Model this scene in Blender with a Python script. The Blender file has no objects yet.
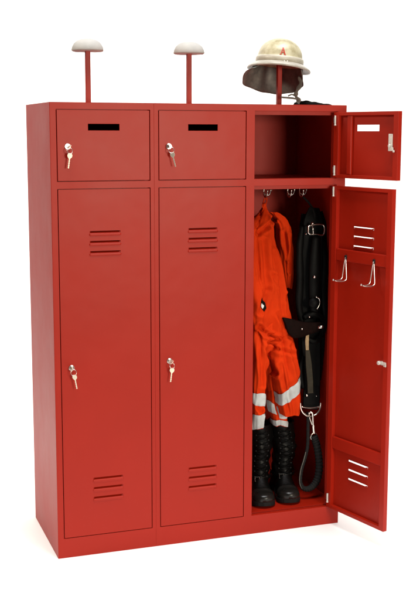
import bpy, bmesh, math, random
from mathutils import Vector, Matrix, noise
random.seed(4)
PI = math.pi
S = bpy.context.scene
COL = S.collection

# ------------------------------------------------------------------ camera
CP = Vector((-0.798169, -4.063228, 1.689376))
yaw, pit, rol, FPX = 0.340423, 0.154741, 0.002284, 1076.208
fw = Vector((math.sin(yaw)*math.cos(pit), math.cos(yaw)*math.cos(pit), -math.sin(pit)))
r0 = Vector((math.cos(yaw), -math.sin(yaw), 0)); u0 = r0.cross(fw)
rt = r0*math.cos(rol) + u0*math.sin(rol); up = -r0*math.sin(rol) + u0*math.cos(rol)
cam = bpy.data.cameras.new('camera'); co = bpy.data.objects.new('camera', cam); COL.objects.link(co)
co.matrix_world = Matrix(((rt.x, up.x, -fw.x, CP.x), (rt.y, up.y, -fw.y, CP.y), (rt.z, up.z, -fw.z, CP.z), (0, 0, 0, 1)))
cam.sensor_fit = 'HORIZONTAL'; cam.sensor_width = 36; cam.lens = 36*FPX/420
cam.clip_start = .05; cam.clip_end = 500
S.camera = co

def at(px, py, Y):
    """the point of the upright plane y = Y that was measured at (px, py) on the photograph"""
    d = fw + rt*((px-210)/FPX) - up*((py-300)/FPX)
    return CP + d*((Y-CP.y)/d.y)

# ------------------------------------------------------------------ materials
def mat(name, col, rough=.5, metal=0, spec=.5, bump=0, bscale=300, var=0, vscale=6, coat=0, sheen=0, col2=None, rvar=0):
    m = bpy.data.materials.new(name); m.use_nodes = True
    nt = m.node_tree; b = nt.nodes['Principled BSDF']
    b.inputs['Base Color'].default_value = (*col, 1)
    b.inputs['Roughness'].default_value = rough
    b.inputs['Metallic'].default_value = metal
    b.inputs['Specular IOR Level'].default_value = spec
    b.inputs['Coat Weight'].default_value = coat
    b.inputs['Sheen Weight'].default_value = sheen
    tc = nt.nodes.new('ShaderNodeTexCoord')
    if var or col2:
        n = nt.nodes.new('ShaderNodeTexNoise'); n.inputs['Scale'].default_value = vscale
        n.inputs['Detail'].default_value = 6; n.inputs['Roughness'].default_value = .6
        nt.links.new(tc.outputs['Object'], n.inputs['Vector'])
        rp = nt.nodes.new('ShaderNodeValToRGB')
        rp.color_ramp.elements[0].position = .35; rp.color_ramp.elements[1].position = .68
        c2 = col2 or tuple(min(1, c*(1+var)) for c in col)
        c1 = col if col2 else tuple(c*(1-var) for c in col)
        rp.color_ramp.elements[0].color = (*c1, 1); rp.color_ramp.elements[1].color = (*c2, 1)
        nt.links.new(n.outputs['Fac'], rp.inputs['Fac']); nt.links.new(rp.outputs['Color'], b.inputs['Base Color'])
        if rvar:
            mr = nt.nodes.new('ShaderNodeMapRange')
            mr.inputs['From Min'].default_value = .3; mr.inputs['From Max'].default_value = .7
            mr.inputs['To Min'].default_value = rough-rvar; mr.inputs['To Max'].default_value = rough+rvar
            nt.links.new(n.outputs['Fac'], mr.inputs['Value']); nt.links.new(mr.outputs['Result'], b.inputs['Roughness'])
    if bump:
        n2 = nt.nodes.new('ShaderNodeTexNoise'); n2.inputs['Scale'].default_value = bscale
        n2.inputs['Detail'].default_value = 3
        nt.links.new(tc.outputs['Object'], n2.inputs['Vector'])
        bp = nt.nodes.new('ShaderNodeBump'); bp.inputs['Strength'].default_value = bump
        bp.inputs['Distance'].default_value = .002
        nt.links.new(n2.outputs['Fac'], bp.inputs['Height']); nt.links.new(bp.outputs['Normal'], b.inputs['Normal'])
    return m

RED = mat('red_powder_coat', (.312, .0100, .0020), .44, spec=.22, bump=.06, bscale=900, var=.035, vscale=3, rvar=.03)
nt = RED.node_tree; nw = nt.nodes.new('ShaderNodeTexNoise'); nw.inputs['Scale'].default_value = 5; nw.inputs['Detail'].default_value = 2
tcw = nt.nodes.new('ShaderNodeTexCoord'); nt.links.new(tcw.outputs['Object'], nw.inputs['Vector'])
bw = nt.nodes.new('ShaderNodeBump'); bw.inputs['Strength'].default_value = .5; bw.inputs['Distance'].default_value = .006
nt.links.new(nw.outputs['Fac'], bw.inputs['Height'])
b0 = [q for q in nt.nodes if q.type == 'BUMP' and q != bw][0]; nt.links.new(bw.outputs['Normal'], b0.inputs['Normal'])
WHITE_FLOOR = mat('white_studio_floor', (.93, .925, .91), .6, spec=.1)
CHROME = mat('nickel_plated_metal', (.72, .68, .62), .22, 1, bump=.05, bscale=200, var=.1, vscale=60)
WIRE = mat('bright_steel_wire', (.78, .72, .68), .28, 1)
BLACKPL = mat('black_plastic', (.012, .012, .012), .5, spec=.25)
ZINC = mat('zinc_plated_steel', (.62, .60, .56), .5, .55, bump=.1, bscale=150, var=.12, vscale=80)
KEYM = mat('brass_nickel_key', (.86, .76, .60), .38, .8, var=.1, vscale=90)
FOAM = mat('white_plastic_foam', (.385, .37, .35), .75, bump=.25, bscale=220, var=.05, vscale=25)
HELM = mat('aged_luminous_helmet_paint', (.31, .265, .15), .36, bump=.2, bscale=60, col2=(.52, .475, .325), vscale=24, rvar=.1)
BRIM = mat('white_helmet_brim', (.30, .27, .225), .4, col2=(.42, .39, .34), vscale=25, bump=.08, bscale=120)
BAND2 = mat('cream_hat_band', (.38, .34, .265), .42, col2=(.50, .465, .385), vscale=25, bump=.08, bscale=120)
LEATHER = mat('worn_grey_leather', (.085, .085, .078), .6, col2=(.19, .185, .165), vscale=22, bump=.4, bscale=130)
STRAPM = mat('grey_webbing', (.13, .12, .10), .7, bump=.4, bscale=500, var=.2, vscale=60)
LETTER = mat('red_lettering', (.42, .035, .015), .5)
ORANGE = mat('orange_cotton_twill', (.57, .033, .003), .9, spec=.08, bump=.25, bscale=420, var=.08, vscale=9)
BAND = mat('silver_reflective_tape', (.43, .455, .45), .45, bump=.2, bscale=500, var=.12, vscale=30)
BOOT = mat('black_polished_leather', (.0026, .0022, .002), .42, spec=.14, bump=.25, bscale=110, var=.25, vscale=25, rvar=.08)
TOE = mat('shiny_toe_leather', (.009, .008, .007), .30, spec=.28, bump=.12, bscale=70, var=.3, vscale=20, rvar=.06)
RUBBER = mat('black_rubber_sole', (.006, .006, .006), .7, spec=.2, bump=.2, bscale=90)
LACE = mat('black_bootlace', (.003, .003, .003), .85, spec=.1, bump=.3, bscale=600)
BELT = mat('black_belt_leather', (.002, .0018, .0018), .55, spec=.09, bump=.2, bscale=140, var=.3, vscale=30)
POUCH = mat('dark_brown_leather', (.006, .0018, .0012), .7, spec=.06, bump=.25, bscale=120, var=.3, vscale=30)
TAN = mat('worn_tan_leather', (.36, .24, .12), .6, col2=(.20, .13, .06), vscale=45, bump=.3, bscale=150)
OLIVE = mat('dark_olive_strap', (.03, .024, .014), .65, spec=.2, bump=.3, bscale=300, var=.25, vscale=40)
ROPE = mat('black_braided_rope', (.006, .006, .006), .8, spec=.25, bump=.6, bscale=350)
BLACKCLOTH = mat('black_felt_cloth', (.004, .0035, .003), .95, spec=.1, bump=.4, bscale=260, var=.3, vscale=30)
BADGEW = mat('white_badge_print', (.7, .7, .68), .6)

# ------------------------------------------------------------------ mesh helpers
def link(name, bm, m, parent=None, bevel=0, sub=0, smooth=False, flat=False):
    bmesh.ops.remove_doubles(bm, verts=bm.verts, dist=1e-6)
    bmesh.ops.recalc_face_normals(bm, faces=bm.faces)
    me = bpy.data.meshes.new(name); bm.to_mesh(me); bm.free()
    o = bpy.data.objects.new(name, me); COL.objects.link(o)
    me.materials.append(m)
    if parent is not None: o.parent = parent
    if smooth:
        for p in me.polygons: p.use_smooth = True
    if sub:
        s = o.modifiers.new('sub', 'SUBSURF'); s.levels = sub; s.render_levels = sub
    if bevel:
        b = o.modifiers.new('bevel', 'BEVEL'); b.width = bevel; b.segments = 2; b.limit_method = 'ANGLE'
        b.angle_limit = math.radians(40); b.harden_normals = False
    return o

def empty(name, label=None, cat=None, group=None, loc=(0, 0, 0), rz=0):
    o = bpy.data.objects.new(name, None); COL.objects.link(o)
    o.location = loc; o.rotation_euler = (0, 0, rz); o.empty_display_size = .05
    if label: o['label'] = label
    if cat: o['category'] = cat
    if group: o['group'] = group
    return o

def box(bm, x0, x1, y0, y1, z0, z1):
    v = [bm.verts.new(p) for p in ((x0, y0, z0), (x1, y0, z0), (x1, y1, z0), (x0, y1, z0), (x0, y0, z1), (x1, y0, z1), (x1, y1, z1), (x0, y1, z1))]
    for f in ((0, 1, 2, 3), (4, 5, 6, 7), (0, 1, 5, 4), (1, 2, 6, 5), (2, 3, 7, 6), (3, 0, 4, 7)):
        bm.faces.new([v[i] for i in f])

def sheet(bm, x0, x1, z0, z1, y0, y1, holes=()):
    """an upright sheet with rectangular holes, one watertight piece"""
    E = 1e-5
    xs = sorted({round(v, 6) for v in [x0, x1] + [h[0] for h in holes] + [h[1] for h in holes]})
    zs = sorted({round(v, 6) for v in [z0, z1] + [h[2] for h in holes] + [h[3] for h in holes]})
    def solid(i, j):
        if i < 0 or j < 0 or i >= len(xs)-1 or j >= len(zs)-1: return False
        cx, cz = (xs[i]+xs[i+1])/2, (zs[j]+zs[j+1])/2
        return not any(h[0]-E < cx < h[1]+E and h[2]-E < cz < h[3]+E for h in holes)
    vs = {}
    def V(i, j, k):
        if (i, j, k) not in vs: vs[i, j, k] = bm.verts.new((xs[i], (y0, y1)[k], zs[j]))
        return vs[i, j, k]
    for i in range(len(xs)-1):
        for j in range(len(zs)-1):
            if not solid(i, j): continue
            for k in (0, 1): bm.faces.new((V(i, j, k), V(i+1, j, k), V(i+1, j+1, k), V(i, j+1, k)))
            if not solid(i-1, j): bm.faces.new((V(i, j, 0), V(i, j+1, 0), V(i, j+1, 1), V(i, j, 1)))
            if not solid(i+1, j): bm.faces.new((V(i+1, j, 0), V(i+1, j+1, 0), V(i+1, j+1, 1), V(i+1, j, 1)))
            if not solid(i, j-1): bm.faces.new((V(i, j, 0), V(i+1, j, 0), V(i+1, j, 1), V(i, j, 1)))
            if not solid(i, j+1): bm.faces.new((V(i, j+1, 0), V(i+1, j+1, 0), V(i+1, j+1, 1), V(i, j+1, 1)))

def loft(bm, rings, caps=True):
    rv = [[bm.verts.new(p) for p in r] for r in rings]; n = len(rv[0])
    for a, b in zip(rv, rv[1:]):
        for i in range(n): bm.faces.new((a[i], a[(i+1) % n], b[(i+1) % n], b[i]))
    if caps:
        bm.faces.new(rv[0][::-1]); bm.faces.new(rv[-1])
    return rv

def spline(pts, n):
    """Catmull-Rom through the points"""
    P = [Vector(p) for p in pts]; P = [P[0]*2-P[1]] + P + [P[-1]*2-P[-2]]
    out = []
    for i in range(1, len(P)-2):
        for k in range(n):
            t = k/n; a, b, c, d = P[i-1], P[i], P[i+1], P[i+2]
            out.append(.5*((2*b)+(c-a)*t+(2*a-5*b+4*c-d)*t*t+(3*b-3*c+d-a)*t**3))
    out.append(P[-2]); return out

def tube(bm, path, r, n=10, closed=False, ry=None):
    """a tube along the path; r a number or a list; ry flattens it in the second direction"""
    path = [Vector(p) for p in path]; m = len(path); rings = []
    t0 = (path[1]-path[0]).normalized()
    a = t0.orthogonal().normalized()
    if abs(t0.dot(Vector((0, 1, 0)))) < .9: a = (Vector((0, 1, 0)) - t0*t0.y).normalized()
    for i in range(m):
        if closed: t = (path[(i+1) % m]-path[i-1]).normalized()
        else: t = (path[min(i+1, m-1)]-path[max(i-1, 0)]).normalized()
        a = (a - t*a.dot(t)).normalized(); b = t.cross(a)
        rr = r[i] if isinstance(r, (list, tuple)) else r
        r2 = rr if ry is None else ry
        rings.append([path[i] + a*(r2*math.cos(2*PI*k/n)) + b*(rr*math.sin(2*PI*k/n)) for k in range(n)])
    if closed:
        rings.append(rings[0]); loft(bm, rings, False)
    else: loft(bm, rings)

def ribbon(bm, path, w, th, side=None):
    """a flat strap: w wide, th thick, its width along side"""
    path = [Vector(p) for p in path]; m = len(path); rings = []
    for i in range(m):
        t = (path[min(i+1, m-1)]-path[max(i-1, 0)]).normalized()
        s = Vector(side if side else (1, 0, 0)); s = (s - t*s.dot(t)).normalized(); nn = t.cross(s)
        ww = w[i] if isinstance(w, (list, tuple)) else w
        rings.append([path[i]+s*(a*ww/2)+nn*(b*th/2) for a, b in ((-1, -.5), (-.9, -1), (.9, -1), (1, -.5), (1, .5), (.9, 1), (-.9, 1), (-1, .5))])
    loft(bm, rings)

def disc(bm, c, axis, r, h, n=24, dome=0):
    c = Vector(c); ax = Vector(axis).normalized(); a = ax.orthogonal().normalized(); b = ax.cross(a)
    R = lambda rr, hh: [c+ax*hh+a*(rr*math.cos(2*PI*k/n))+b*(rr*math.sin(2*PI*k/n)) for k in range(n)]
    rings = [R(r, 0), R(r, h*.8), R(r*.93, h)]
    if dome: rings += [R(r*.6, h+dome*.7), R(r*.2, h+dome)]
    loft(bm, rings)

def lathe(bm, prof, sx=1, sy=1, n=48, fn=None):
    """profile of (r, z) swept round z"""
    rings = []
    for r, z in prof:
        ring = []
        for k in range(n):
            a = 2*PI*k/n; p = Vector((r*sx*math.cos(a), r*sy*math.sin(a), z))
            ring.append(fn(p, a) if fn else p)
        rings.append(ring)
    loft(bm, rings)

# ------------------------------------------------------------------ the setting
bm = bmesh.new()
prof = [(-2.0, 0), (1.2, 0)] + [(1.2+1.9+1.6*math.sin(a), 1.6-1.6*math.cos(a)) for a in [math.radians(90*k/16) for k in range(17)]] + [(4.7, 6)]
lo = [bm.verts.new((-1.35, y, z)) for y, z in prof]; hi = [bm.verts.new((8, y, z)) for y, z in prof]
for k in range(len(prof)-1): bm.faces.new((lo[k], hi[k], hi[k+1], lo[k+1]))
fl = link('studio_floor', bm, WHITE_FLOOR, smooth=True); fl['kind'] = 'structure'

# ------------------------------------------------------------------ locker cabinet
W, D, H = 1.238, .5, 1.8
XL = [.0275, .4290, .8335]; DW = .3625
ZS = (1.504, 1.771); ZB = (.0835, 1.4715)
G = .003
cab = empty('locker_cabinet', 'red steel locker cabinet with three columns, right column standing open', 'locker cabinet')
t = .0015
opens = []
for x in XL:
    for z in (ZS, ZB): opens.append((x-G, x+DW+G, z[0]-G, z[1]+G))
SE = .4085
bm = bmesh.new(); sheet(bm, t, SE-.0001, 0.0, H-t, 0, .02, opens[:2]); link('front_frame', bm, RED, cab, .0005)
bm = bmesh.new(); sheet(bm, SE+.0001, W-t, 0.0, H-t, 0, .02, opens[2:]); link('front_frame', bm, RED, cab, .0005)
for x0 in (0, W-t):
    bm = bmesh.new(); box(bm, x0, x0+t, 0, D, 0, H-t-.0001); link('side_panel', bm, RED, cab, .0006)
bm = bmesh.new(); box(bm, 0, W, 0, D, H-t, H); link('top_panel', bm, RED, cab, .0006)
bm = bmesh.new(); box(bm, t, W-t, D-.002, D-.0002, .001, H-t-.001); link('back_panel', bm, RED, cab)
bm = bmesh.new(); box(bm, t+.0005, W-t-.0005, .0205, D-.0025, .0845, .086); link('floor_panel', bm, RED, cab)
bm = bmesh.new(); box(bm, t+.0005, W-t-.0005, .0225, D-.0025, 1.478, 1.500); link('shelf', bm, RED, cab)
for x in (SE, .8125):
    for z0, z1 in ((.0865, 1.4775), (1.5005, H-t-.001)):
        bm = bmesh.new(); box(bm, x-.001, x+.001, .0245, D-.0025, z0, z1); link('partition', bm, RED, cab)
# door stops behind each opening
for i, (x0, x1, z0, z1) in enumerate(opens):
    small = z0 > 1
    bm = bmesh.new()
    sheet(bm, x0-.004, x1+.004, z0-.004 if small else z0+.0005, z1+.004, .0208, .0224,
          [(x0+.001, x1-.018, z0+.001 if small else z0+.003, z1-.0155)])
    link('door_stop', bm, RED, cab)

def louvre(bm, xc, z0, w=.122, h=.0080, yi=.002):
    """pressed-in vent lip below a slit, solid ends"""
    d, lift, th = .007, .0050, .0009
    x0, x1 = xc-w/2, xc+w/2
    prof = [(yi-.0012, z0), (yi+d*.45, z0+lift*.35), (yi+d, z0+lift)]
    rings = []
    m = 16
    for k in range(m+1):
        f = k/m; x = x0+(x1-x0)*f
        e = min(1, min(f, 1-f)/.06); e = math.sqrt(max(0, 1-(1-e)**2))
        pts = [(x, yi+(y-yi)*(.12+.88*e) if y > yi else y, z+(1-e)*(h-lift)*(1 if y > yi+d*.8 else .4)) for y, z in prof]
        back = [(p[0], p[1]+th, p[2]-th*.2) for p in pts[::-1]]
        rings.append([Vector(p) for p in pts+back])
    loft(bm, rings)
    # raised lip pressed out below the slit, round ends
    rings = []
    for k in range(m*2+1):
        f = k/(m*2); x = x0-.003+(x1-x0+.006)*f
        e = min(1, min(f, 1-f)/.05); e = math.sqrt(max(0.0004, 1-(1-e)**2))
        zc_, hz_ = z0-.0062, .0060*(.25+.75*e)
        rings.append([Vector((x, -.0002-.0024*e*max(0, math.sin(b))**.8 if math.sin(b) > .01 else -.0002, zc_+hz_*math.cos(b))) for b in [PI*q/10 for q in range(11)]]
                     + [Vector((x, .0010, zc_+hz_*math.cos(b))) for b in (PI, 0)])
    loft(bm, rings)

def door(kind, x0, z, open_angle=None):
    h = z[1]-z[0]; small = kind == 'small_door'
    root_loc = (x0+DW, 0, z[0])
    bm = bmesh.new()
    holes = []; vents = []
    if small: holes = [(-DW/2-.0615, -DW/2+.0615, 1.6945-z[0], 1.7195-z[0])]
    else:
        for zz in (1.3085, 1.270, 1.2305, .3195, .280, .240):
            vents.append(zz-z[0]-.006); holes.append((-DW/2-.061, -DW/2+.061, zz-z[0]-.006, zz-z[0]+.0020))
    sheet(bm, -DW, 0, 0, h, 0, .0016, holes)
    sheet(bm, -DW, 0, 0, h, .00165, .0195, [(-DW+.026, -.028, .014, h-.014)])
    for v in vents: louvre(bm, -DW/2, v, yi=.0016)
    o = link(kind, bm, RED, cab, .0009)
    o.location = root_loc
    if open_angle: o.rotation_euler = (0, 0, math.radians(open_angle))
    # lock cylinder
    lz = (1.634 if small else .777)-z[0]; lx = -DW+.0395
    bm = bmesh.new()
    disc(bm, (lx, .0004, lz), (0, -1, 0), .0115, .0045, 28)
    disc(bm, (lx, -.0035, lz), (0, -1, 0), .0075, .0055, 24)
    disc(bm, (lx, .0016, lz), (0, 1, 0), .010, .016, 20)
    link('lock', bm, CHROME, o, .0004, smooth=False)
    if open_angle:
        # cam of the lock on the inside
        bm = bmesh.new()
        if small:
            box(bm, lx-.011, lx+.009, .0178, .0225, lz-.004, lz+.050)
            box(bm, lx-.020, lx+.006, .0228, .026, lz-.016, lz-.0015)
            disc(bm, (lx-.002, .0227, lz+.004), (0, 1, 0), .0065, .008, 16)
            box(bm, lx-.027, lx-.018, .0228, .0265, lz-.021, lz-.012)
        else:
            box(bm, lx-.030, lx+.010, .0178, .0212, lz-.006, lz+.008)
            disc(bm, (lx+.003, .0214, lz+.002), (0, 1, 0), .008, .012, 16)
            box(bm, lx-.034, lx-.020, .0214, .025, lz-.010, lz+.003)
        link('lock_cam', bm, ZINC, o, .0015)
        for hz in ((.032, h-.032) if small else (.045, h-.022)):
            bm = bmesh.new()
            tube(bm, [(-.0135, .0245, hz-.018), (-.0135, .0245, hz+.018)], .0038, 12)
            box(bm, -.0135, -.002, .0200, .0215, hz-.012, hz+.012)
            disc(bm, (-.0135, .0245, hz-.018), (0, 0, -1), .0048, .004, 12)
            link('hinge', bm, ZINC, o, .0004)
        if small:
            bm = bmesh.new(); box(bm, -.098, -.074, .0022, .0150, .0142, h-.0142); link('stiffener', bm, RED, o, .003)
        else:
            for bz0, bz1 in ((1.163, 1.212), (.352, .404)):
                bm = bmesh.new(); box(bm, -DW+.0262, -.0282, .0022, .0160, bz0-z[0], bz1-z[0]); link('brace', bm, RED, o, .003)
            for hu in (.094, .266):
                hz = 1.184-z[0]
                bm = bmesh.new()
                # double wire: long back pair running down, then out into the room
                pa = spline([(-hu-.001, .0205, hz-.004), (-hu-.0045, .0215, hz-.03), (-hu-.0115, .0235, hz-.084), (-hu-.0115, .027, hz-.096), (-hu-.0105, .040, hz-.100), (-hu-.0075, .066, hz-.098), (-hu-.003, .084, hz-.092)], 6)
                pb = spline([(-hu+.001, .0205, hz-.004), (-hu+.003, .0245, hz-.03), (-hu+.006, .030, hz-.080), (-hu+.0055, .034, hz-.091), (-hu+.004, .044, hz-.0955), (-hu+.000, .066, hz-.096), (-hu-.003, .084, hz-.092)], 6)
                tube(bm, pa, .0027, 8); tube(bm, pb, .0027, 8)
                disc(bm, (-hu-.003, .080, hz-.093), (0, 1, .15), .0040, .009, 12)
                hk = link('garment_hook', bm, WIRE, o, smooth=True)
                bm = bmesh.new(); box(bm, -hu-.005, -hu+.005, .0163, .0225, hz-.012, hz+.006); link('hook_clip', bm, BLACKPL, hk, .001)
    return o

A_S, A_B = 107.0, 103.8
for i, x in enumerate(XL):
    door('small_door', x, ZS, A_S if i == 2 else None)
    door('locker_door', x, ZB, A_B if i == 2 else None)

# coat hooks under the shelf
for hx, hy in ((.976, .25), (1.088, .25), (1.145, .25)):
    bm = bmesh.new()
    tube(bm, spline([(hx, hy, 1.4785), (hx, hy, 1.455), (hx-.002, hy, 1.435), (hx-.002, hy-.006, 1.418), (hx-.001, hy-.022, 1.412), (hx, hy-.034, 1.424), (hx, hy-.038, 1.438)], 6), .0030, 8)
    tube(bm, spline([(hx, hy+.002, 1.430), (hx+.01, hy-.004, 1.420), (hx+.020, hy-.010, 1.425), (hx+.025, hy-.014, 1.440)], 6), .0028, 8)
    disc(bm, (hx, hy-.038, 1.436), (0, -.1, 1), .0042, .008, 12)
    disc(bm, (hx+.025, hy-.014, 1.438), (0, -.1, 1), .0040, .008, 12)
    disc(bm, (hx, hy, 1.4782), (0, 0, -1), .011, .004, 18)
    link('coat_hook', bm, CHROME, cab, smooth=True)

# posts with white caps on the roof
POSTS = [(.208, .25), (.635, .25), (1.040, .25)]
for k, (px, py) in enumerate(POSTS):
    bm = bmesh.new(); box(bm, px-.0098, px+.0098, py-.0098, py+.0098, H-.001, 2.012); po = link('helmet_post', bm, RED, cab, .002)
    bm = bmesh.new()
    prof = [(.004, 2.0065), (.060, 2.0065), (.0635, 2.0085), (.0640, 2.013), (.0615, 2.024), (.055, 2.0365), (.045, 2.046), (.032, 2.0525), (.018, 2.0555), (.004, 2.0565)]
    lathe(bm, [(r, z) for r, z in prof], n=40)
    for v in bm.verts: v.co.x += px; v.co.y += py; v.co += Vector((0, 0, .0012*noise.noise(v.co*60)))
    link('post_cap', bm, FOAM, po, smooth=True)

# ------------------------------------------------------------------ keys in the four closed locks
def key_blade(bm, p, d, s, L):
    """bow and bitted blade of a flat key: p bow centre, d direction, s width direction"""
    p = Vector(p); d = Vector(d).normalized(); s = Vector(s).normalized(); nn = d.cross(s)
    out = [(-.010, .004), (-.007, .009), (0, .0108), (.007, .009), (.0105, .0045), (.013, .0034)]
    k = 9
    for i in range(k):
        f = i/(k-1); out.append((.013+(L-.013)*f*.94, .0034-(.0016 if i % 2 else 0)))
    out.append((L, .0005))
    ring = [(a, b) for a, b in out] + [(a, -min(b, .0034) if a > .0105 else -b) for a, b in out[::-1]]
    loft(bm, [[p+d*a+s*b+nn*q for a, b in ring] for q in (-.0011, .0011)])

def keys(x, z, label, tilt):
    r = empty('key_ring', label, 'keys', 'keys hanging in the locker door locks', (x, -.009, z))
    r.scale = (.88, .9, .92)
    r.rotation_euler = (0, tilt*1.6, tilt*2)
    bm = bmesh.new(); key_blade(bm, (0, -.014, -.001), (0, 1, 0), (math.sin(.5+tilt), 0, math.cos(.5+tilt)), .020); link('inserted_key', bm, KEYM, r, .0003)
    c = Vector((.004, -.0155, -.0165))
    bm = bmesh.new()
    tube(bm, [c+Vector((.0125*math.cos(a), .004*math.sin(a), .0125*math.sin(a))) for a in [2*PI*k/28 for k in range(28)]], .0012, 7, True)
    link('split_ring', bm, WIRE, r, smooth=True)
    bm = bmesh.new(); key_blade(bm, (.006+tilt*.01, -.015, -.036), (.02+tilt*.1, .03, -1), (.95, -.3, 0), .053); link('hanging_key', bm, KEYM, r, .0003)
    return r
for i, side in ((0, 'left'), (1, 'middle')):
    keys(XL[i]+.0395, 1.634, 'key ring hanging from the small upper door of the %s locker column' % side, .1-.25*i)
    keys(XL[i]+.0395, .777, 'key ring hanging from the tall lower door of the %s locker column' % side, -.1+.2*i)

# ------------------------------------------------------------------ helmet on the right post
HX, HY, HZ = 1.040, .25, 1.976
hel = empty('firefighter_helmet', 'old cream firefighter helmet with a red letter A, sitting on the right post', 'helmet', None, (HX, HY, HZ))
hel.rotation_mode = 'XYZ'
hel.rotation_euler = (math.radians(-1.5), math.radians(5.5), math.radians(-18))
RX, RY, HH = .0965, .122, .107
def dome_r(z):   # relative radius at height z above the brim
    q = max(0, min(1, (z-.012)/(HH-.012)))
    return (1-q**2.35)**(1/2.1)
bm = bmesh.new()
prof = []
m = 22
for k in range(m+1):
    q = math.sin(PI/2*k/m); z = .012+(HH-.012)*q; prof.append((max(.01, dome_r(z)), z))
outer = [(1.035, -.002), (1.04, .008), (1.035, .020), (1.012, .0245), (1.0, .026)] + [(r, z) for r, z in prof if z > .029]
inner = [(r*.965, z-.004) for r, z in outer[::-1]]
lathe(bm, [(r, z) for r, z in inner+outer], RX, RY, 56)
for v in bm.verts: v.co += v.co.normalized()*.0009*noise.noise(v.co*38)
link('helmet_shell', bm, HELM, hel, smooth=True)
# rolled white band and brim
bm = bmesh.new()
def brim_fn(p, a):
    f = max(0, -math.sin(a))      # front
    e = (Vector((p.x/RX, p.y/RY)).length-1.03)
    p.z -= .010*max(0, e)/.34*(1-.3*f) + .006*abs(math.cos(a))**2*max(0, e)/.3
    return p
lathe(bm, [(1.035, .0035), (1.10, .0032), (1.24, .0010), (1.375, -.002), (1.405, -.0055), (1.400, -.0115), (1.375, -.0125), (1.350, -.007), (1.22, -.0035), (1.10, -.0015), (1.035, -.002)], RX, RY, 64, brim_fn)
bmesh.ops.delete(bm, geom=[f for f in bm.faces if len(f.verts) > 4], context='FACES')
bb = link('brim', bm, BRIM, hel, smooth=True)
bm = bmesh.new()
lathe(bm, [(1.042, .004), (1.062, .006), (1.066, .014), (1.058, .021), (1.03, .0255), (1.028, .020), (1.035, .010)], RX, RY, 64)
bmesh.ops.delete(bm, geom=[f for f in bm.faces if len(f.verts) > 4], context='FACES')
link('hat_band', bm, BAND2, hel, smooth=True)
for a in (-86, -79):
    a = math.radians(a); bm = bmesh.new()
    disc(bm, (RX*1.16*math.cos(a), RY*1.16*math.sin(a), -.0005), (math.cos(a), math.sin(a), .5), .0028, .0035, 12, .001)
    link('rivet', bm, CHROME, hel, smooth=True)
# letter A following the curve of the shell
def on_dome(x, z, off):
    r = dome_r(z)
    y = -RY*math.sqrt(max(0, r*r-(x/RX)**2)); nrm = Vector((x/RX**2, y/RY**2, .9*z/HH/HH*.5)).normalized()
    return Vector((x, y, z))+nrm*off
bm = bmesh.new()
zc, hh, ww = .0425, .0295, .0235
def stroke(p, q, w, serif=False):
    p = Vector(p); q = Vector(q); d = (q-p).normalized(); s = Vector((-d.y, d.x))
    mm = 8; rings = []
    for k in range(mm+1):
        c = p+(q-p)*(k/mm)
        a, b = c-s*w/2, c+s*w/2
        rings.append([on_dome(a.x, a.y, .0004), on_dome(b.x, b.y, .0004), on_dome(b.x, b.y, .0022), on_dome(a.x, a.y, .0022)])
    loft(bm, rings)
stroke((-.0085, zc-hh/2), (.0005, zc+hh/2), .0036)
stroke((.0095, zc-hh/2), (-.0005, zc+hh/2), .0052)
stroke((-.0055, zc-.005), (.006, zc-.005), .0030)
stroke((-.0125, zc-hh/2), (-.0045, zc-hh/2), .0022)
stroke((.0045, zc-hh/2), (.0140, zc-hh/2), .0022)
link('letter_emblem', bm, LETTER, hel)
# leather neck guard hanging from the back of the brim, one corner kicked out
bm = bmesh.new()
NA, NB = 64, 12
grid = []
a0, a1 = math.radians(-38), math.radians(222)     # around the back
for i in range(NA+1):
    f = i/NA; a = a0+(a1-a0)*f
    row = []
    back = math.sin(a)
    drop = .066+.050*max(0, back+.45)/1.45
    drop *= min(1, .35+f/.10) if f < .1 else 1
    flare = .10+.42*max(0, -math.cos(a))**1.5
    for j in range(NB+1):
        g = j/NB
        rr = 1.03+flare*g+.012*math.sin(a*9+g*2)*g+.05*noise.noise(Vector((f*7, g*2, 3)))*g
        kick = max(0, (f-.84)/.16)**1.3
        x, y = RX*rr*math.cos(a), RY*rr*math.sin(a)
        z = -.002-drop*g*(1+.06*noise.noise(Vector((f*7, 0, 1))))
        x -= .020*kick*g; y -= .012*kick*g; z += .030*kick*g*g
        row.append(bm.verts.new((x, y, z)))
    grid.append(row)
for i in range(NA):
    for j in range(NB): bm.faces.new((grid[i][j], grid[i+1][j], grid[i+1][j+1], grid[i][j+1]))
ng = link('neck_guard', bm, LEATHER, hel, smooth=True)
sm = ng.modifiers.new('solid', 'SOLIDIFY'); sm.thickness = .0026; sm.offset = 0
# chin strap dangling at the right
hel_m = Matrix.Translation((HX, HY, HZ)) @ hel.rotation_euler.to_matrix().to_4x4()
inv = hel_m.inverted()
bm = bmesh.new()
P = [inv @ at(x, y, Y) for x, y, Y in ((300, 76, .18), (300.5, 84, .17), (297, 91, .165), (296, 96, .165), (299, 101, .16), (297.5, 103.3, .16))]
ribbon(bm, spline(P, 6), [.016+.005*math.sin(i*.9) for i in range(31)], .003, (.9, -.3, .1))
P = [inv @ at(x, y, Y) for x, y, Y in ((297, 99, .162), (292, 98.2, .16), (287, 97.8, .155), (281, 97.2, .15))]
ribbon(bm, spline(P, 6), .008, .003, (.1, .3, 1))
P = [inv @ at(x, y, Y) for x, y, Y in ((295, 96, .16), (292, 94.5, .155), (289.5, 95.5, .15), (288, 96, .15))]
ribbon(bm, spline(P, 6), .006, .003, (.1, .3, 1))
link('chin_strap', bm, STRAPM, hel, smooth=True)

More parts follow.
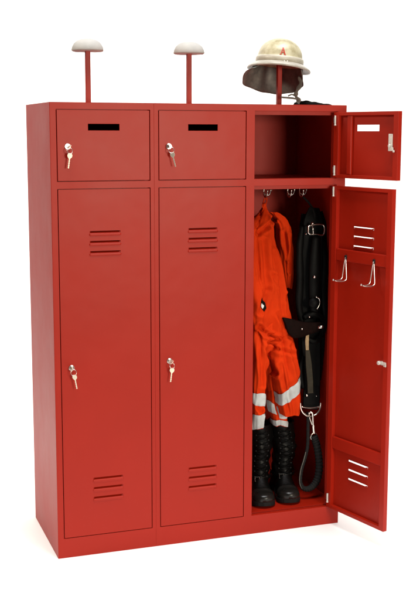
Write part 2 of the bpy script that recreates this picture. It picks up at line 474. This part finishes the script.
# black cloth lying on the roof
bm = bmesh.new()
NXc, NYc = 26, 16
top = []
for i in range(NXc+1):
    row = []
    for j in range(NYc+1):
        fx, fy = i/NXc, j/NYc
        w = Vector((1.132+.120*fx, .16+.16*fy, 0))
        edge = min(1, min(fx/.06, (1-fx)/.06, fy/.12, (1-fy)/.12))
        hgt = .004+(.0165*(1-fx)**1.0+.003)*math.sqrt(max(0, edge))+.003*noise.noise(Vector((fx*6, fy*5, 0)))*edge
        row.append((w.x-.012*noise.noise(Vector((fy*3, 2, 0))), w.y, H+max(.0015, hgt)))
    top.append(row)
rows = [[bm.verts.new(p) for p in r] for r in top]
low = [[bm.verts.new((p[0], p[1], H+.0005)) for p in r] for r in top]
for i in range(NXc):
    for j in range(NYc):
        bm.faces.new((rows[i][j], rows[i+1][j], rows[i+1][j+1], rows[i][j+1])); bm.faces.new((low[i][j], low[i+1][j], low[i+1][j+1], low[i][j+1]))
for i in range(NXc):
    for j in (0, NYc): bm.faces.new((rows[i][j], rows[i+1][j], low[i+1][j], low[i][j]))
for j in range(NYc):
    for i in (0, NXc): bm.faces.new((rows[i][j], rows[i][j+1], low[i][j+1], low[i][j]))
bc = link('folded_cloth', bm, BLACKCLOTH, None, smooth=True)
bc['label'] = 'flat black folded cloth lying on the cabinet roof beside the helmet'; bc['category'] = 'cloth'

# ------------------------------------------------------------------ orange overall on the first hook
suit = empty('fire_overall', 'orange overall with silver reflective bands hanging in the open locker', 'overall', None, (.97, .2, 1.40))
SO = Vector(suit.location)
# hand-placed creases of the cloth: from, to, half width, depth
STROKES = [(267, 226, 269, 268, 1.5, .011), (258, 238, 262, 287, 1.6, .010), (262, 287, 256, 312, 1.7, .010), (257, 326, 266, 335, 1.6, .014), (266, 335, 275, 336.5, 1.5, .014),
           (264, 341, 273, 346, 1.5, .010), (263, 347, 273, 371, 1.9, .014), (281, 296, 284, 336, 1.7, .008), (274, 347, 289, 352, 1.6, .008), (285, 345, 293, 372, 1.7, .008),
           (276, 362, 281, 386, 1.6, .008), (255, 333, 259, 384, 1.6, .010), (253, 232, 272, 219, 1.5, .010), (272, 252, 277, 300, 1.6, .007), (282, 398, 286, 412, 1.4, .008),
           (280, 232, 284, 258, 1.3, .008), (287, 236, 286, 270, 1.3, .007), (270, 312, 278, 326, 1.6, .007), (254, 404, 260, 412, 1.3, .006), (264, 268, 272, 284, 1.5, .006)]
class Limb:
    """a hanging cloth tube; sections (px, py, halfwidth px, Y, depth m), folds grow downwards"""
    def __init__(s, secs, seed, folds=7, amp=.10, n=120):
        s.secs = secs; s.seed = seed; s.folds = folds; s.amp = amp; s.n = n
    def sec(s, v):
        v = max(0, min(1, v))*(len(s.secs)-1); i = min(int(v), len(s.secs)-2); f = v-i
        K = [s.secs[max(i-1, 0)], s.secs[i], s.secs[i+1], s.secs[min(i+2, len(s.secs)-1)]]
        return [.5*((2*b)+(c-a)*f+(2*a-5*b+4*c-d)*f*f+(3*b-3*c+d-a)*f**3) for a, b, c, d in zip(*K)]
    def p(s, a, v, off=0):
        px, py, hw, Y, dep = s.sec(v)
        q = Vector((math.cos(a)*1.6, math.sin(a)*1.6, 0))
        w = s.amp*(noise.noise(Vector((q.x*1.3+s.seed, q.y*1.3, v*1.4)))*1.1
                   + .75*(1-2*abs(noise.noise(Vector((math.cos(a+.9*v)*2.2+s.seed*3, math.sin(a+.9*v)*2.2, v*1.1+7)))))
                   + .35*math.sin(s.folds*a+s.seed+3*v+1.6*noise.noise(Vector((v*3, s.seed, 0)))))
        cr = s.amp*.45*noise.noise(Vector((a*1.3+s.seed, v*9, 4)))     # crosswise crumples
        k = 1+w+cr
        c = at(px, py, Y); hwm = hw/234*(1+.02)
        ca, sa = math.cos(a), math.sin(a)
        # rounded box cross-section, a little flat
        e = .78
        sx, sy = c.x*1.0+math.cos(a)*hwm, dep*math.sin(a)
        def ridge(fx, fz, ph, sl):
            q_ = noise.noise(Vector((sx*fx+sl*c.z*fz+ph, sy*fx*.6, c.z*fz+s.seed)))
            return (1-min(1, abs(q_)*3.0))**1.3
        crease = -.011*ridge(13, 1.6, s.seed*5, .9)-.0045*ridge(8, 5.5, s.seed*2+9, -1.3)-.0028*ridge(34, 7, 3, .8)+.006*noise.noise(Vector((sx*14, sy*8, c.z*6+s.seed)))
        crease *= min(1, (hwm+.004)/.04)
        if math.sin(a) < .3:
            X, Yp = px+math.cos(a)*hw, py
            for x1, y1, x2, y2, wd, dp in STROKES:
                dx, dy = x2-x1, y2-y1; tt = max(0, min(1, ((X-x1)*dx+(Yp-y1)*dy)/(dx*dx+dy*dy)))
                dd = math.hypot(X-x1-tt*dx, Yp-y1-tt*dy)
                if dd < wd*5: crease += dp*(-math.exp(-(dd/wd)**2)+.75*math.exp(-((dd-2.2*wd)/wd)**2))*(.45+.55*math.sin(PI*min(1, max(0, .12+.76*tt))))
        off += crease
        x = math.copysign(abs(ca)**e, ca); y = math.copysign(abs(sa)**e, sa)
        return c+Vector((x*(hwm*(1+.35*w)+off), y*(dep*k+off), .01*noise.noise(Vector((a, v*5, s.seed))))) - SO
    def mesh(s, name, parent, m=None, rows=110):
        bm = bmesh.new()
        rings = [[s.p(2*PI*k/s.n, r/rows) for k in range(s.n)] for r in range(rows+1)]
        loft(bm, rings)
        return link(name, bm, m or ORANGE, parent, smooth=True)
    def band(s, parent, v0, v1, tilt=0, a0=0, a1=2*PI, name='reflective_band'):
        bm = bmesh.new(); nn = 60; R = 6; g = []
        for k in range(nn+1):
            a = a0+(a1-a0)*k/nn
            sh = tilt*math.cos(a)
            col = [s.p(a, v0+sh+(v1-v0)*r/R, .0042 if 0 < r < R else .0025) for r in range(R+1)]
            g.append([bm.verts.new(q) for q in col])
        for k in range(nn):
            for r in range(R): bm.faces.new((g[k][r], g[k+1][r], g[k+1][r+1], g[k][r+1]))
        return link(name, bm, BAND, parent, smooth=True)

torso = Limb([(264, 203, 1.2, .215, .006), (264.5, 208, 3.5, .215, .014), (263, 214, 8, .21, .03), (260.5, 220, 12, .205, .05), (259, 228, 15, .20, .06), (259.5, 245, 17, .19, .065),
              (261, 265, 19, .18, .068), (262.5, 290, 22, .175, .07), (264, 315, 24, .17, .07), (266, 335, 24.5, .172, .066), (269, 352, 24, .185, .055), (271, 366, 21, .20, .035)], 3.1, 6, .16, 180)
tb = torso.mesh('jacket_body', suit, rows=200)
sl = Limb([(272, 213, 5, .235, .03), (280, 218, 8.5, .24, .04), (284, 228, 8, .24, .048), (285, 245, 7.6, .238, .05), (285.5, 262, 7, .235, .045), (286.5, 276, 5.4, .235, .04), (287.5, 287, 3.6, .235, .032)], 8.3, 5, .16)
sl.mesh('sleeve', suit)
ls = Limb([(260, 216, 4, .20, .02), (250, 226, 8, .16, .045), (249, 245, 8, .15, .045), (250, 275, 8.5, .14, .045), (253, 300, 8.5, .135, .045), (256, 318, 8, .13, .04), (259, 330, 7, .13, .035)], 1.7, 5, .16)
ls.mesh('sleeve', suit)
rl = Limb([(276, 312, 6, .175, .03), (279, 328, 10, .165, .05), (281.5, 345, 12.5, .147, .06), (284, 362, 13.5, .135, .062), (286, 378, 13.2, .13, .062), (287.3, 392, 12.6, .13, .06), (288.5, 404, 11.8, .13, .056), (290, 413, 10.5, .135, .05)], 5.5, 5, .13)
rl.mesh('trouser_leg', suit)
rl.band(suit, .625, .755, -.105)
ll = Limb([(263, 312, 7, .17, .03), (262, 325, 10, .14, .048), (260, 340, 10, .115, .052), (258, 360, 9, .105, .052), (257, 380, 8.6, .10, .05), (256.5, 396, 8.4, .10, .05), (256, 410, 8.2, .10, .048), (256, 427, 7.8, .105, .045)], 9.2, 4, .13)
ll.mesh('trouser_leg', suit)
ll.band(suit, .675, .79, .02)
ll.band(suit, .875, .992, -.01)
ml = Limb([(268, 350, 6, .19, .04), (269, 370, 6.5, .19, .045), (272, 388, 7, .19, .045), (275, 404, 8, .185, .045), (278, 415, 8, .185, .045), (279, 425, 7.2, .185, .042)], 2.4, 4, .13)
ml.mesh('cuff', suit)
ml.band(suit, .87, .985, .01)
ml.band(suit, .60, .82, 0, math.radians(-105), math.radians(-60))
ml.band(suit, .62, .80, .10, math.radians(-180), math.radians(-120))
# loop of the collar on the hook
bm = bmesh.new()
hk = Vector((.976, .232, 1.414))
lp = [hk+Vector((0, 0, .004)), hk+Vector((.006, .002, -.012)), at(265.5, 206, .212), at(264, 209, .212), at(262.5, 206, .212), hk+Vector((-.006, .002, -.012))]
pts = spline(lp+[lp[0]], 6)[:-1]
tube(bm, [p-SO for p in pts], .0028, 8, True); link('hanging_loop', bm, ORANGE, suit, smooth=True)
# dark badge on the front flap
def patch(limb, a, v, da, dv, off, m, name, par):
    bm = bmesh.new(); N = 8; g = []
    for i in range(N+1):
        row = []
        for j in range(N+1):
            s, q = i/N*2-1, j/N*2-1
            row.append(bm.verts.new(limb.p(a+da*(s+.35*q), v+dv*(q-.45*s), off)))
        g.append(row)
    for i in range(N):
        for j in range(N): bm.faces.new((g[i][j], g[i+1][j], g[i+1][j+1], g[i][j+1]))
    o = link(name, bm, m, par, smooth=True)
    s_ = o.modifiers.new('solid', 'SOLIDIFY'); s_.thickness = .002; s_.offset = 0
    return o
bd = patch(ls, math.radians(-48), .69, .32, .045, .004, BLACKCLOTH, 'badge', suit)
patch(ls, math.radians(-58), .70, .13, .022, .0065, BADGEW, 'badge_print', bd)

# ------------------------------------------------------------------ boots
FZ = .0865
def make_boot(label, x, y, rz):
    b = empty('boot', label, 'boot', 'black lace-up boots', (x, y, FZ), rz)
    b.scale = (1.10, 1.0, .97)
    wob = rz*40
    # sole: outline extruded
    L = .285
    def hw(f):   # half width along the length, f 0 toe .. 1 heel
        return .047*math.sqrt(max(0, 1-(1-min(1, f/.22))**2.2))*(1-.22*math.exp(-((f-.62)/.16)**2))*(1 if f < .86 else math.sqrt(max(0, 1-((f-.86)/.14)**2.4)))*(1-.10*f)
    N = 40
    bm = bmesh.new()
    prof = [(i/N) for i in range(N+1)]
    out = [(hw(f)+.002, -L/2+L*f) for f in prof] + [(-hw(f)-.002, -L/2+L*f) for f in prof[::-1]]
    lift = lambda yy: .010*max(0, (-.08-yy)/.06)**1.5
    rings = [[Vector((px*sc, py, z+lift(py))) for px, py in out] for z, sc in ((.0005, .96), (.004, 1), (.020, 1), (.024, .97))]
    loft(bm, rings); link('sole', bm, RUBBER, b, .001)
    # upper foot
    bm = bmesh.new(); rings = []
    def ht(f): # height of the upper
        if f < .18: return .030+.030*math.sqrt(max(0, 1-(1-f/.18)**2))
        if f < .5: return .060+.062*((f-.18)/.32)**1.4
        return .122
    M = 28
    for i in range(1, M+1):
        f = i/M*.985+.004; yy = -L/2+L*f; w = hw(f)-.001; h = ht(f); ring = []
        for k in range(28):
            a = 2*PI*k/28; ca, sa = math.cos(a), math.sin(a)
            zz = .022+(h-.022)*max(0, sa)**.75 if sa > 0 else .018
            ring.append(Vector((w*math.copysign(abs(ca)**.75, ca)*(1-.25*max(0, sa)*(f > .3)), yy, zz+lift(yy))))
        rings.append(ring)
    loft(bm, rings)
    for v in bm.verts: v.co += .0012*noise.noise_vector(v.co*30)
    link('foot_upper', bm, BOOT, b, smooth=True)
    # toe cap
    bm = bmesh.new(); rings = []
    for i in range(0, 13):
        f = .0035+i/12*.27; yy = -L/2+L*f-.001; w = max(.003, hw(f)+.0006); h = ht(f)+.0018; ring = []
        for k in range(28):
            a = 2*PI*k/28; ca, sa = math.cos(a), math.sin(a)
            zz = .022+(h-.022)*max(0, sa)**.75 if sa > 0 else .019
            ring.append(Vector((w*math.copysign(abs(ca)**.75, ca), yy, zz+lift(yy))))
        rings.append(ring)
    loft(bm, rings); link('toe_cap', bm, TOE, b, smooth=True)
    # shaft
    secs = [(.060, .054, .040, .070), (.100, .050, .042, .066), (.135, .050, .042, .060), (.18, .052, .044, .060), (.24, .055, .048, .062), (.30, .057, .050, .064), (.335, .058, .051, .065), (.340, .056, .049, .063)]
    bm = bmesh.new(); rings = []
    for z, cy, rx, ry in secs:
        rings.append([Vector((rx*math.cos(a), cy+ry*math.sin(a)+(.010 if z < .1 else 0), z)) for a in [2*PI*k/36 for k in range(36)]])
    rings.append([Vector((rx*.9*math.cos(a), cy+ry*.9*math.sin(a), .31)) for a in [2*PI*k/36 for k in range(36)]])
    # resample with wrinkles
    fine = []
    for r0_, r1_ in zip(rings, rings[1:]):
        for q in range(6): fine.append([p0.lerp(p1, q/6) for p0, p1 in zip(r0_, r1_)])
    fine.append(rings[-1])
    loft(bm, fine)
    for v in bm.verts:
        d = Vector((v.co.x, v.co.y-.055, 0)).normalized()
        v.co += d*(.0036*math.sin(v.co.z*105+wob+4*math.atan2(d.y, d.x)+5*noise.noise(v.co*12))*(.15 < v.co.z+.06 < .34)+.0048*noise.noise(v.co*17+Vector((wob, 0, 0))))+Vector((.007*math.sin(v.co.z*19+wob), .004*math.sin(v.co.z*23), 0))*min(1, max(0, (v.co.z-.13)/.1))
    link('shaft', bm, BOOT, b, smooth=True)
    bm = bmesh.new()
    tube(bm, [(.007*math.sin(.335*19+wob)+.0505*math.cos(a), .004*math.sin(.335*23)+.058+.0655*math.sin(a), .335) for a in [2*PI*k/32 for k in range(32)]], .0042, 8, True)
    link('collar', bm, BOOT, b, smooth=True)
    # laces, straps and eyelets up the front
    bm = bmesh.new()
    for i in range(9):
        z = .105+.024*i
        yf = -.012-.004 if z > .13 else -.03
        cy, ry = .053, .0635
        w = .021
        f = lambda xx, zz: Vector((xx, cy-ry*math.sqrt(max(0, 1-(xx/.046)**2))-(.004 if zz > .12 else .011), zz))
        for sgn in (-1, 1):
            tube(bm, [Vector((.007*math.sin(z*19+wob), .004*math.sin(z*23), 0))*min(1, max(0, (z-.13)/.1))+f(sgn*w*(1-2*k/8), z+.018*k/8) + Vector((0, -.0018*(sgn > 0), 0)) for k in range(9)], .0021, 6)
            be = bmesh.new(); disc(be, Vector((.007*math.sin(z*19+wob), .004*math.sin(z*23), 0))*min(1, max(0, (z-.13)/.1))+f(sgn*(w+.003), z)+Vector((0, .002, 0)), (sgn*.5, -1, 0), .0036, .003, 10); link('eyelet', be, BLACKPL, b, smooth=True)
    link('laces', bm, LACE, b, smooth=True)
    bm = bmesh.new()
    ribbon(bm, [Vector((.0475*math.cos(a), .058+.078*math.sin(a), .098)) for a in [math.radians(180+15*k) for k in range(13)]], .016, .004, (0, 0, 1))
    sp = link('ankle_strap', bm, BOOT, b, smooth=True)
    bm = bmesh.new()
    tube(bm, [Vector((-.016+dx, -.0245, .098+dz)) for dx, dz in ((-.009, -.010), (.009, -.010), (.009, .010), (-.009, .010))], .0014, 8, True)
    link('buckle', bm, CHROME, sp)
    return b
make_boot('black laced boot standing at the left, under the left trouser leg', .944, .182, math.radians(-14))
make_boot('black laced boot standing at the right, nearer the hanging lanyard', 1.062, .187, math.radians(-12))

# ------------------------------------------------------------------ safety belt
bl = empty('safety_belt', 'black safety belt with buckles and snap hook hanging in the open locker', 'belt', None, (1.15, .15, 1.40))
BO = Vector(bl.location)
def A(px, py, Y): return at(px, py, Y)-BO
def strap(name, pts, w, th, m, par=bl, side=(.94, -.34, 0), n=8):
    bm = bmesh.new()
    P = spline([A(*p[:3]) for p in pts], n)
    if isinstance(w, (list, tuple)):
        ws = []
        for i in range(len(w)-1): ws += [w[i]+(w[i+1]-w[i])*k/n for k in range(n)]
        w = ws+[w[-1]]
    ribbon(bm, P, w, th, side); return link(name, bm, m, par, .0006, smooth=False)
# hanging cord from the hook, straps folded over
bm = bmesh.new(); tube(bm, spline([Vector((1.145, .214, 1.412))-BO, A(309, 203, .19), A(314, 212, .16), A(315, 222, .15)], 8), .005, 8); link('hanging_cord', bm, ROPE, bl, smooth=True)
strap('waist_belt', [(314, 208, .17), (313, 222, .155), (312, 250, .15), (311, 285, .15), (310, 315, .15), (311, 345, .15), (312, 372, .145), (312, 398, .14)], [.045, .085, .095, .098, .095, .085, .075, .068], .014, BELT)
strap('shoulder_strap', [(318, 212, .19), (322, 232, .175), (322, 262, .17), (321, 300, .17), (319, 345, .17), (316, 380, .165)], [.04, .05, .052, .052, .05, .045], .008, BELT)
strap('shoulder_strap', [(306, 214, .20), (303, 240, .195), (302, 270, .19), (303, 310, .185), (304, 350, .18), (306, 385, .17)], [.04, .048, .05, .05, .048, .045], .008, BELT)
bm = bmesh.new()
tube(bm, spline([A(316, 236, .125), A(315, 262, .12), A(314.5, 292, .12), A(315, 318, .125)], 8), [.020+.008*math.sin(PI*min(1, k/24)) for k in range(25)], 14, ry=.014); link('rolled_strap', bm, BELT, bl, smooth=True)
for pts_, r_ in (([(302, 226, .165), (299.5, 250, .15), (300, 280, .145), (299, 306, .145), (302, 322, .145)], .017), ([(323, 240, .15), (325, 262, .135), (324, 292, .13), (325, 318, .13), (322, 338, .14)], .015),
                 ([(304, 318, .125), (313, 314, .115), (321, 318, .12), (323, 330, .125), (316, 341, .12), (306, 338, .125)], .013), ([(303, 356, .15), (300.5, 372, .15), (303, 388, .148)], .014)):
    bm = bmesh.new(); P = spline([A(*q) for q in pts_], 10)
    tube(bm, P, [r_*(.8+.25*noise.noise(p*19)+.25*math.sin(PI*min(1, k/(len(P)-1)))) for k, p in enumerate(P)], 14, ry=r_*.7)
    link('folded_strap', bm, BELT, bl, smooth=True)
# buckle frame
bm = bmesh.new()
fr = [(308.5, 226), (309, 233.6), (316, 234.4), (323.4, 234.6), (323.8, 225.5), (316, 224.6)]
tube(bm, spline([A(*q, .118) for q in fr]+[A(*fr[0], .118)], 6)[:-1], .0032, 8, True)
tube(bm, [A(312.5, 224, .115), A(313.5, 235, .113)], .0024, 8)
link('belt_buckle', bm, CHROME, bl, smooth=True)
for (x, y, Y, r) in ((312.5, 223.5, .118, .0055), (306, 234, .13, .004), (314.5, 277, .098, .006), (306.8, 395.5, .126, .0058), (316.4, 395.8, .126, .0058), (309.5, 317, .098, .004)):
    bm = bmesh.new(); disc(bm, A(x, y, Y), (-.3, -1, .1), r, .003, 18, .003); link('stud', bm, CHROME, bl, smooth=True)
# lamp-like disc and loop
bm = bmesh.new(); disc(bm, A(313, 303, .100), (-.35, -1, .2), .021, .012, 28, .006); pl = link('pad_disc', bm, BELT, bl, smooth=True)
bm = bmesh.new(); tube(bm, spline([A(316, 297, .088), A(319.3, 299, .088), A(319.5, 304, .088), A(317, 309, .088)], 6), .0026, 8); link('wire_clip', bm, CHROME, bl, smooth=True)
# brown leather pouch lying across
bm = bmesh.new()
secs = [(285, 325.5, 7.5, .100), (286.2, 326.5, 9.8, .100), (290, 328, 11, .098), (296, 329, 9.6, .096), (302, 329.5, 8.0, .096), (308, 328.4, 6.4, .098), (314, 327.6, 5.6, .100), (320, 326, 4.2, .105), (322, 325.5, 3.2, .107)]
rings = []
for x, y, h, Y in secs:
    c = A(x, y, Y); hm = h/234
    rings.append([c+Vector((-.42*hm*math.sin(a)*(1 if x < 295 else .2), .012*math.copysign(abs(math.cos(a))**.6, math.cos(a)), hm*math.copysign(abs(math.sin(a))**.7, math.sin(a)))) for a in [2*PI*k/24 for k in range(24)]])
loft(bm, rings); po = link('pouch', bm, POUCH, bl, sub=1, smooth=True)
bm = bmesh.new(); disc(bm, A(318, 327.5, .088), (.9, -.3, .15), .007, .020, 16, .003); link('metal_tip', bm, CHROME, po, smooth=True)
bm = bmesh.new(); disc(bm, A(302, 329, .082), (-.3, -1, 0), .004, .003, 14, .002); link('snap_button', bm, CHROME, po, smooth=True)
# handle strap: worn tan end, then olive
strap('strap_end', [(308, 332, .098), (307, 340, .098), (307.3, 350, .098)], [.011, .016, .014], .008, TAN)
strap('webbing_strap', [(307.5, 350.3, .099), (308.8, 365, .101), (310, 380, .106), (310.5, 393, .115)], [.019, .026, .026, .025], .007, OLIVE)
strap('end_tab', [(311.5, 386, .140), (311.5, 396, .133), (311, 404, .130), (310.5, 409, .130)], [.066, .076, .074, .060], .011, BELT)
# D ring
bm = bmesh.new()
arc = [(300.3, 403), (300.8, 408), (303, 412.5), (306.5, 415.4), (310.5, 416.3), (314.5, 415.4), (318, 412.5), (320.3, 408), (320.8, 403)]
tube(bm, spline([A(x, y, .112) for x, y in arc], 6), .0048, 10)
tube(bm, spline([A(301.5, 406.6, .112), A(306, 407.6, .112), A(310.5, 407.9, .112), A(315, 407.6, .112), A(319.8, 406.6, .112)], 6), .0038, 10)
link('d_ring', bm, CHROME, bl, smooth=True)
# snap hook
bm = bmesh.new()
tube(bm, spline([A(309, 413.5, .108), A(310.8, 412.2, .102), A(312.6, 414, .100), A(313, 420, .104), A(313.3, 426, .108)], 8), [.0045]*33, 10)
tube(bm, spline([A(309, 413.5, .116), A(309.8, 418, .116), A(311.5, 423, .112), A(313.3, 427, .108)], 8), .0034, 10)
tube(bm, spline([A(313.3, 425, .108), A(313.8, 431, .108), A(314.2, 433, .108)], 8), .0075, 12)
ey = [(314.2, 432), (311.3, 435), (311, 438.6), (314.2, 439.6), (317.2, 438.2), (316.8, 434.6)]
tube(bm, spline([A(*q, .108) for q in ey]+[A(*ey[0], .108)], 6)[:-1], .0036, 8, True)
link('snap_hook', bm, CHROME, bl, smooth=True)
# braided lanyard loop
bm = bmesh.new()
pts = spline([A(*q) for q in ((313.8, 436, .106), (316.5, 444, .103), (318.6, 456, .10), (319.2, 468, .10), (317, 480, .10), (311, 487.5, .10), (304, 488.5, .10), (300.6, 482, .103), (301.5, 470, .108), (305, 458, .112), (307.5, 446, .114), (308, 430, .120), (308, 412, .128))], 14)
mm = len(pts); rad = []
for i in range(mm):
    f = i/mm; base = .0165 if f < .34 else (.0165-.009*min(1, (f-.34)/.25))
    rad.append(base*(1+.10*math.sin(i*1.6)))
tube(bm, pts, rad, 12); link('lanyard', bm, ROPE, bl, smooth=True)
bm = bmesh.new()
tube(bm, [p+Vector((-.007, -.006, 0)) for p in pts[int(mm*.50):int(mm*.80)]], .0016, 6); link('lanyard_thread', bm, STRAPM, bl, smooth=True)

# ------------------------------------------------------------------ light
w = bpy.data.worlds.new('World'); S.world = w; w.use_nodes = True
bg = w.node_tree.nodes['Background']; bg.inputs['Color'].default_value = (1, 1, 1, 1); bg.inputs['Strength'].default_value = .13
def area(name, loc, aim, sx, sy, power, col=(1, 1, 1)):
    l = bpy.data.lights.new(name, 'AREA'); l.shape = 'RECTANGLE'; l.size = sx; l.size_y = sy; l.energy = power; l.color = col
    o = bpy.data.objects.new(name, l); COL.objects.link(o); o.location = loc
    o.rotation_euler = (Vector(aim)-Vector(loc)).to_track_quat('-Z', 'Y').to_euler(); return o
area('key_softbox', (1.65, -4.8, 1.70), (.8, 0, 1.3), 1.2, .85, 156, (1, .91, .74))
area('side_softbox', (-3.6, .9, 3.6), (0, .3, 1.6), 1.0, 1.2, 130, (1, .88, .70))
area('top_softbox', (.9, -1.3, 8.5), (.75, -.3, 0), 5.5, 4, 1040)
area('backdrop_lamp', (1.5, 1.0, 4.4), (1.5, 4.6, 3.0), 8, 1.0, 165, (1, .95, .85))
S.view_settings.view_transform = 'Standard'; S.view_settings.look = 'None'
S.view_settings.exposure = 0; S.view_settings.gamma = 1
S.render.engine = 'CYCLES'
S.render.resolution_x = 717; S.render.resolution_y = 1024
